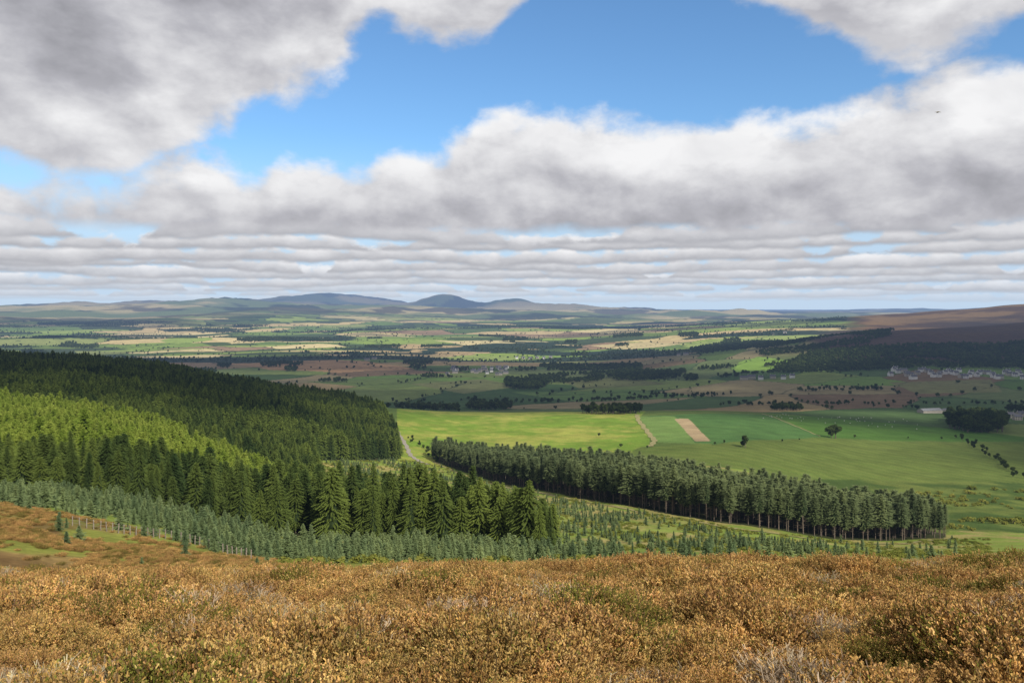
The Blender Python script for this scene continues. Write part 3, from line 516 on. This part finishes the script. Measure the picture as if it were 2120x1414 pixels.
def add_house(x,y,rot,k,label,name='house',grp=None,win=True,s=1.):
    wall,roof,ch,wn,(L,W,h)=k; z=float(hgt(np.array([x]),np.array([y]))[0])
    o=bpy.data.objects.new(name,None); root.objects.link(o); o.location=(x,y,z+.2); o.rotation_euler=(0,0,rot); o.scale=(s,s,s); o['label']=label; o['category']=name.replace('_',' ')
    if grp: o['group']=grp
    def ch_(n,me,par,loc=(0,0,0)):
        c=bpy.data.objects.new(n,me); root.objects.link(c); c.parent=par; c.location=loc; return c
    ch_('wall',wall,o); rf=ch_('roof',roof,o)
    if ch and name=='house': ch_('chimney',ch,rf)
    if win:
        for zz in (1.4,4.0):
            for fx_ in (-.32,.0,.32): ch_('window',wn,o,(fx_*L,-W/2-.02,zz))
for i in range(44):
    px=1842+i*6.6+random.uniform(-3,3); d=1870+50*math.sin(i*.7)+random.uniform(-45,70); k=random.choice([0,1,1,1,2]); add_house(T(px)*d,d,random.uniform(-.5,.5),kits[k],'white rendered village house with slate roof' if k==1 else 'grey stone village house with slate roof','house','houses of the hillside village',i%3==0,1.2)
for i in range(34):
    px=random.uniform(925,1055); d=random.uniform(2300,2650); k=random.choice([0,0,1,2]); add_house(T(px)*d,d,random.uniform(-.8,.8),kits[k],'white rendered valley house with slate roof' if k==1 else 'grey stone valley house with slate roof','house','houses of the valley village',False,1.1)
for px,d in [(1540,1900),(1556,1915),(1575,1890),(1600,1905),(1622,1880),(1640,1900),(1083,3250),(1098,3180),(1112,3260),(1126,3200),(1140,3290),(1070,3300),(1405,2900),(1420,2920),(1600,4100),(1625,4150),(760,2900),(775,2950)]:
    add_house(T(px)*d,d,random.uniform(-.6,.6),kits[random.choice([0,1,2])],'stone farmhouse with slate roof among trees','house','scattered farmhouses',False,1.2)
for px,d in [(2092,1150),(2112,1165),(2106,1120)]: add_house(T(px)*d,d,random.uniform(-.3,.3),kits[0],'stone farmhouse with slate roof beside woodland','house','scattered farmhouses')
bk=house_kit(34,13,4,2.6,m_w1,m_r2); add_house(T(1925)*1190,1190,.25,bk,'long farm shed with grey sheet roof','barn',None,False); add_house(T(1952)*1225,1225,.25,bk,'low stone barn with grey sheet roof','barn',None,False,.6)
# ------------------------------------------------------------------ sheep
m_wool=plain('wool',C(.6,.57,.5),C(.75,.72,.65),8); m_face=plain('dark_face',C(.05,.04,.04),C(.09,.08,.07))
def sheep_meshes():
    bm=bmesh.new(); bmesh.ops.create_icosphere(bm,subdivisions=2,radius=1)
    for v in bm.verts: v.co=Vector((v.co.x*.55,v.co.y*.27,v.co.z*.27+.55)); 
    for (lx,ly) in ((.32,.13),(.32,-.13),(-.32,.13),(-.32,-.13)):
        r=bmesh.ops.create_cone(bm,cap_ends=True,segments=6,radius1=.035,radius2=.06,depth=.45)
        for v in r['verts']: v.co+=Vector((lx,ly,.22))
    me=bpy.data.meshes.new('body'); bm.to_mesh(me); bm.free(); me.materials.append(m_wool)
    bm=bmesh.new(); bmesh.ops.create_icosphere(bm,subdivisions=2,radius=1)
    for v in bm.verts: v.co=Vector((v.co.x*.16+.66,v.co.y*.08,v.co.z*.1+.62-v.co.x*.07))
    for s in (-1,1):
        r=bmesh.ops.create_cone(bm,cap_ends=True,segments=5,radius1=.04,radius2=.005,depth=.14)
        for v in r['verts']: v.co=Vector((.56+v.co.x,s*(.09+.07+v.co.z),.70+v.co.y*.4))
    me2=bpy.data.meshes.new('head'); bm.to_mesh(me2); bm.free(); me2.materials.append(m_face); return me,me2
sb,sh=sheep_meshes()
for i in range(46):
    d=random.uniform(960,1060) ; px=random.choice([random.uniform(1580,1720),random.uniform(1700,1900)]); x=T(px)*d; z=float(hgt(np.array([x]),np.array([d]))[0])
    o=bpy.data.objects.new('sheep',sb); root.objects.link(o); o.location=(x,d,z); o.rotation_euler=(0,0,random.uniform(0,6.28)); o.scale=(1.2,)*3; o['label']='white woolly sheep grazing on green pasture'; o['category']='sheep'; o['group']='flock of grazing sheep'
    c=bpy.data.objects.new('head',sh); root.objects.link(c); c.parent=o
# ------------------------------------------------------------------ bird
m_bird=plain('bird_feathers',C(.09,.07,.03),C(.3,.24,.05),20)
V=[];Fc=[]
for s_ in np.linspace(-1,1,15):
    w=.075*(1-abs(s_))**.6+.004; x_=s_*.26; zc=-.03*abs(s_)+.03; 
    V+= [(x_,-w*.9,zc),(x_,0,zc+.02*(1-abs(s_))+.006),(x_,w*1.1,zc),(x_,0,zc-.02*(1-abs(s_))-.004)]
for i in range(14):
    for j in range(4): a=i*4+j;b=i*4+(j+1)%4; Fc.append((a,b,b+4,a+4))
b=len(V); ys=[-.17,-.14,-.08,0,.08,.15,.24]; rs=[.004,.025,.035,.04,.032,.018,.03]
for yy,r_ in zip(ys,rs):
    for k in range(8): a=k*math.pi/4; V.append((r_*math.cos(a),yy,r_*math.sin(a)*(.9 if yy<.2 else .15)))
for i in range(6):
    for k in range(8): q=b+i*8+k;w=b+i*8+(k+1)%8; Fc.append((q,w,w+8,q+8))
o=bpy.data.objects.new('bird',mk('bird',V,Fc,[m_bird],None,True)); root.objects.link(o); dB=60; o.location=(T(1942)*dB,dB,-E(233)*dB); o['label']='small dark bird gliding with spread wings against cloud'; o['category']='bird'
# ------------------------------------------------------------------ sun + unseen sheet overhead, added and shaped to cast cloud shadows
SEL=math.radians(38); sdir=Vector((.55*math.cos(SEL),-.835*math.cos(SEL),math.sin(SEL))).normalized()
sl=bpy.data.lights.new('sun','SUN'); sl.energy=5.0; sl.angle=math.radians(.5); sl.color=(1,.95,.87); so=bpy.data.objects.new('sun',sl); root.objects.link(so); so.rotation_euler=sdir.to_track_quat('Z','Y').to_euler()
HC=2500.; 
lit=[ # centre x, centre y, rx, ry, strength
 (0,250,520,400,1),(-60,60,600,260,1),(100,540,420,330,1),(20,850,290,235,1),(250,860,270,130,.9),(-260,330,380,310,1),(-180,560,200,160,.8),(-420,620,160,150,.4),
 (T(1560)*2350,2350,210,360,1),(T(1660)*2300,2300,200,200,.8),(T(1850)*1140,1140,170,65,1),(T(1110)*3300,3300,380,450,1),(T(1620)*4300,4300,900,1000,1),(T(1980)*5800,5800,900,900,.8),(T(420)*3300,3300,450,260,.8),(T(850)*3900,3900,1500,420,.95)]
gx=np.linspace(-9000,9000,300); gy=np.linspace(-400,9000,210); GX,GY=np.meshgrid(gx,gy)
Lt=np.zeros(GX.shape)
for cx,cy,rx,ry,st in lit:
    qq=((GX-cx)/rx)**2+((GY-cy)/ry)**2; Lt=np.maximum(Lt,st*(1-sstep(.55,1.25,np.sqrt(qq)+(fbm(GX/160,GY/160,111,3)-.5)*.6)))
nz=fbm(GX/1500,GY/800,112,4); band=sstep(3200,3700,GY)*sstep(-.6,-.4,-GX/np.maximum(GY,1)) 
Lt=np.maximum(Lt,sstep(.45,.51,nz+.10*np.exp(-((GY-4300)/900)**2))*band)
Lt=np.maximum(Lt,.4*sstep(.54,.62,fbm(GX/700,GY/330,114,3))*sstep(1300,1700,GY)*(1-sstep(.25,.4,GX/np.maximum(GY,1))))
Dn=np.clip(1-Lt,0,1)  # density of the unseen sheet, shaped by the wanted lit patches on the ground
ef=(HC+150)/math.tan(SEL); hx,hy=.55/math.hypot(.55,.835),-.835/math.hypot(.55,.835)
SXm=GX+hx*ef; SYm=GY+hy*ef; V=np.stack([SXm,SYm,np.full(GX.shape,HC)],-1).reshape(-1,3); nx=len(gx)
i=np.arange(len(gy)-1)[:,None]*nx+np.arange(nx-1)[None]; q=np.stack([i,i+1,i+nx+1,i+nx],-1).reshape(-1,4)
m,nt=newmat('cloud_shadow_cover'); at=N(nt,'ShaderNodeAttribute',attribute_name='Col'); tp=nt.nodes.new('ShaderNodeBsdfTransparent'); tr=nt.nodes.new('ShaderNodeBsdfTranslucent'); tr.inputs[0].default_value=C(.30,.325,.37)
mx=nt.nodes.new('ShaderNodeMixShader'); nt.links.new(M(nt,'MULTIPLY',at.outputs['Fac'],.985),mx.inputs[0]); nt.links.new(tp.outputs[0],mx.inputs[1]); nt.links.new(tr.outputs[0],mx.inputs[2]); o_=nt.nodes.new('ShaderNodeOutputMaterial'); nt.links.new(mx.outputs[0],o_.inputs[0])
dn=Dn.ravel(); me=mk('cloud_shadow_sheet',V,[tuple(int(v) for v in f) for f in q],[m],None,True,np.stack([dn,dn,dn,np.ones(len(dn))],1)); o=bpy.data.objects.new('cloud_shadow_sheet',me); root.objects.link(o); o['kind']='structure'
# ------------------------------------------------------------------ world
w=bpy.data.worlds.new('World'); scene.world=w; w.use_nodes=True; nt=w.node_tree; nt.nodes.clear()
try: w.cycles.sampling_method='NONE'
except Exception as ex_: print(ex_)
tc=nt.nodes.new('ShaderNodeTexCoord'); sx=nt.nodes.new('ShaderNodeSeparateXYZ'); nt.links.new(tc.outputs['Generated'],sx.inputs[0])
dx,dy,dz=sx.outputs; az=M(nt,'ARCTAN2',dx,dy); hyp=M(nt,'SQRT',M(nt,'ADD',M(nt,'MULTIPLY',dx,dx),M(nt,'MULTIPLY',dy,dy))); el=M(nt,'DIVIDE',dz,M(nt,'MAXIMUM',hyp,.02)); el=M(nt,'MINIMUM',el,3.)
def VEC(a,b,c):
    v=nt.nodes.new('ShaderNodeCombineXYZ'); setin(nt,v.inputs[0],a); setin(nt,v.inputs[1],b); setin(nt,v.inputs[2],c); return v.outputs[0]
def curve(a,pts):
    fc=nt.nodes.new('ShaderNodeFloatCurve'); c=fc.mapping.curves[0]; P=[]
    for px,py in pts:
        aaz=math.atan(T(px)); P.append(((aaz+.65)/1.3,(-E(py)*math.cos(aaz))/.6+.2))
    P=[(0,P[0][1])]+P+[(1,P[-1][1])]
    c.points[0].location=P[0]; c.points[1].location=P[-1]
    for p_ in P[1:-1]: c.points.new(*p_)
    fc.mapping.use_clip=False; fc.mapping.update(); setin(nt,fc.inputs['Value'],M(nt,'ADD',M(nt,'DIVIDE',a,1.3),.5,None,True))
    return M(nt,'MULTIPLY',M(nt,'SUBTRACT',fc.outputs[0],.2),.6)
A_pts=[(0,385),(130,380),(240,370),(310,335),(360,300),(450,265),(560,225),(680,175),(740,110),(790,75),(850,110),(960,125),(1060,50),(1150,-40),(1300,-120)]
D_pts=[(1400,-120),(1480,-40),(1540,30),(1640,95),(1760,145),(1860,145),(1960,110),(2120,80)]
B_pts=[(0,345),(120,355),(250,365),(330,330),(430,320),(530,365),(580,315),(680,305),(740,320),(830,300),(930,272),(1030,240),(1130,212),(1230,218),(1330,240),(1430,225),(1540,210),(1680,232),(1800,195),(1920,165),(2020,125),(2120,95)]
def field(a,e):
    n1=NOISE(nt,VEC(a,M(nt,'MULTIPLY',e,1.35),3.7),8.,8,.55,.1)
    sA=M(nt,'SUBTRACT',e,curve(a,A_pts)); sD=M(nt,'SUBTRACT',e,curve(a,D_pts)); sB=M(nt,'SUBTRACT',curve(a,B_pts),e)
    sAD=M(nt,'MAXIMUM',sA,sD); s=M(nt,'MAXIMUM',sAD,sB)
    f=M(nt,'ADD',M(nt,'MULTIPLY',M(nt,'MINIMUM',s,.06),15.),M(nt,'MULTIPLY',M(nt,'SUBTRACT',n1,.5),2.6))
    return f,sAD,sB
f0,sAD,sB=field(az,el)
off=M(nt,'MULTIPLY',M(nt,'ADD',M(nt,'MAXIMUM',el,0.),.03),.15)
f1,_,_=field(M(nt,'ADD',az,M(nt,'MULTIPLY',off,.5)),M(nt,'ADD',el,off))
alpha=MR(nt,f0,-.05,.5)
dF=M(nt,'SUBTRACT',f0,f1)
lAD=MR(nt,sAD,.0,.16,.84,.40)
wv=M(nt,'MULTIPLY',M(nt,'SUBTRACT',NOISE(nt,VEC(az,1.7,5.5),3.2,4,.55),.5),.05)
topB=M(nt,'ADD',sB,el); hB=M(nt,'DIVIDE',M(nt,'SUBTRACT',M(nt,'SUBTRACT',el,wv),.092),M(nt,'MAXIMUM',M(nt,'SUBTRACT',topB,.088),.02)); lB=MR(nt,hB,.0,.7,.42,.72,False)
isB=MR(nt,M(nt,'SUBTRACT',sB,sAD),-.015,.015)
puff=NOISE(nt,VEC(az,M(nt,'MULTIPLY',el,1.7),9.1),15.,5,.5,.35)
tot=M(nt,'ADD',M(nt,'ADD',FM(nt,isB,lAD,lB),M(nt,'MULTIPLY',M(nt,'MINIMUM',M(nt,'MAXIMUM',dF,-.5),.6),.42)),M(nt,'MULTIPLY',M(nt,'SUBTRACT',puff,.5),.5))
ramp=nt.nodes.new('ShaderNodeValToRGB'); cr=ramp.color_ramp; cr.elements[0].position=.0; cr.elements[0].color=C(.24,.242,.27); cr.elements[1].position=1.; cr.elements[1].color=C(.92,.92,.93)
e_=cr.elements.new(.45); e_.color=C(.48,.48,.52); nt.links.new(tot,ramp.inputs[0])
sky=nt.nodes.new('ShaderNodeTexSky'); sky.sky_type='NISHITA'; sky.sun_disc=False; sky.sun_elevation=SEL; sky.sun_rotation=math.atan2(sdir.x,sdir.y); sky.altitude=300; sky.dust_density=.6; sky.ozone_density=1.6
sv=nt.nodes.new('ShaderNodeVectorMath'); sv.operation='MULTIPLY'; nt.links.new(sky.outputs[0],sv.inputs[0]); sv.inputs[1].default_value=(.095,.132,.158)
hz=MR(nt,el,.03,.22,.95,0.); cur=MIX(nt,hz,sv.outputs[0],C(.54,.68,.86))
# rows of flat based cumulus receding to the horizon
bases=[.010,.016,.0225,.030,.0385,.048,.059,.0715,.084]
for i,bs in enumerate(bases):
    gap=(bases[i+1]-bs) if i<8 else .016; h_=gap*1.5; kx=.30/(gap+.003)
    wob=M(nt,'MULTIPLY',M(nt,'SUBTRACT',NOISE(nt,VEC(az,i*3.1,0.),4.5,3),.5),gap*2.4)
    uu=M(nt,'DIVIDE',M(nt,'SUBTRACT',M(nt,'SUBTRACT',el,bs),wob),h_)
    cv=NOISE(nt,VEC(az,i*7.7+2.,4.),kx*.42,2,.5); fine=NOISE(nt,VEC(az,M(nt,'MULTIPLY',el,1.8),i*5.3),kx*1.5,5,.55)
    cov=M(nt,'MINIMUM',M(nt,'MULTIPLY',M(nt,'SUBTRACT',cv,.31),6.5),1.05)
    sh=M(nt,'ADD',M(nt,'SUBTRACT',cov,uu),M(nt,'MULTIPLY',M(nt,'SUBTRACT',fine,.5),2.0))
    al=M(nt,'MULTIPLY',MR(nt,sh,.0,.40),MR(nt,M(nt,'ADD',uu,M(nt,'MULTIPLY',M(nt,'SUBTRACT',fine,.5),.5)),-.22,.08))
    br=M(nt,'ADD',MR(nt,uu,-.05,.85,.22,.92,False),M(nt,'MULTIPLY',M(nt,'SUBTRACT',fine,.5),.7))
    rp=nt.nodes.new('ShaderNodeValToRGB'); c2=rp.color_ramp; c2.elements[0].position=0.; c2.elements[0].color=C(.29,.30,.345); c2.elements[1].position=1.; c2.elements[1].color=C(.90,.90,.92); nt.links.new(br,rp.inputs[0])
    fade=[.45,.62,.75,.86,.93,.97,1.,1.,1.][i]; colr=MIX(nt,(1-fade)*.9,rp.outputs[0],C(.58,.66,.79))
    cur=MIX(nt,M(nt,'MULTIPLY',al,fade),cur,colr)
bot=MR(nt,M(nt,'SUBTRACT',M(nt,'ADD',el,M(nt,'MULTIPLY',M(nt,'SUBTRACT',puff,.5),.03)),M(nt,'MULTIPLY',wv,.8)),.084,.104)
cl=MIX(nt,M(nt,'MULTIPLY',alpha,bot),cur,ramp.outputs[0])
bg=nt.nodes.new('ShaderNodeBackground'); nt.links.new(cl,bg.inputs[0]); bg.inputs[1].default_value=1.
wo=nt.nodes.new('ShaderNodeOutputWorld'); nt.links.new(bg.outputs[0],wo.inputs[0])
# ------------------------------------------------------------------ camera
cd=bpy.data.cameras.new('camera'); cam=bpy.data.objects.new('camera',cd); root.objects.link(cam); cam.location=(0,0,0); cam.rotation_euler=(math.pi/2,0,0); cd.lens=28; cd.sensor_width=36; cd.shift_y=-67/2120; cd.clip_start=.1; cd.clip_end=200000; scene.camera=cam
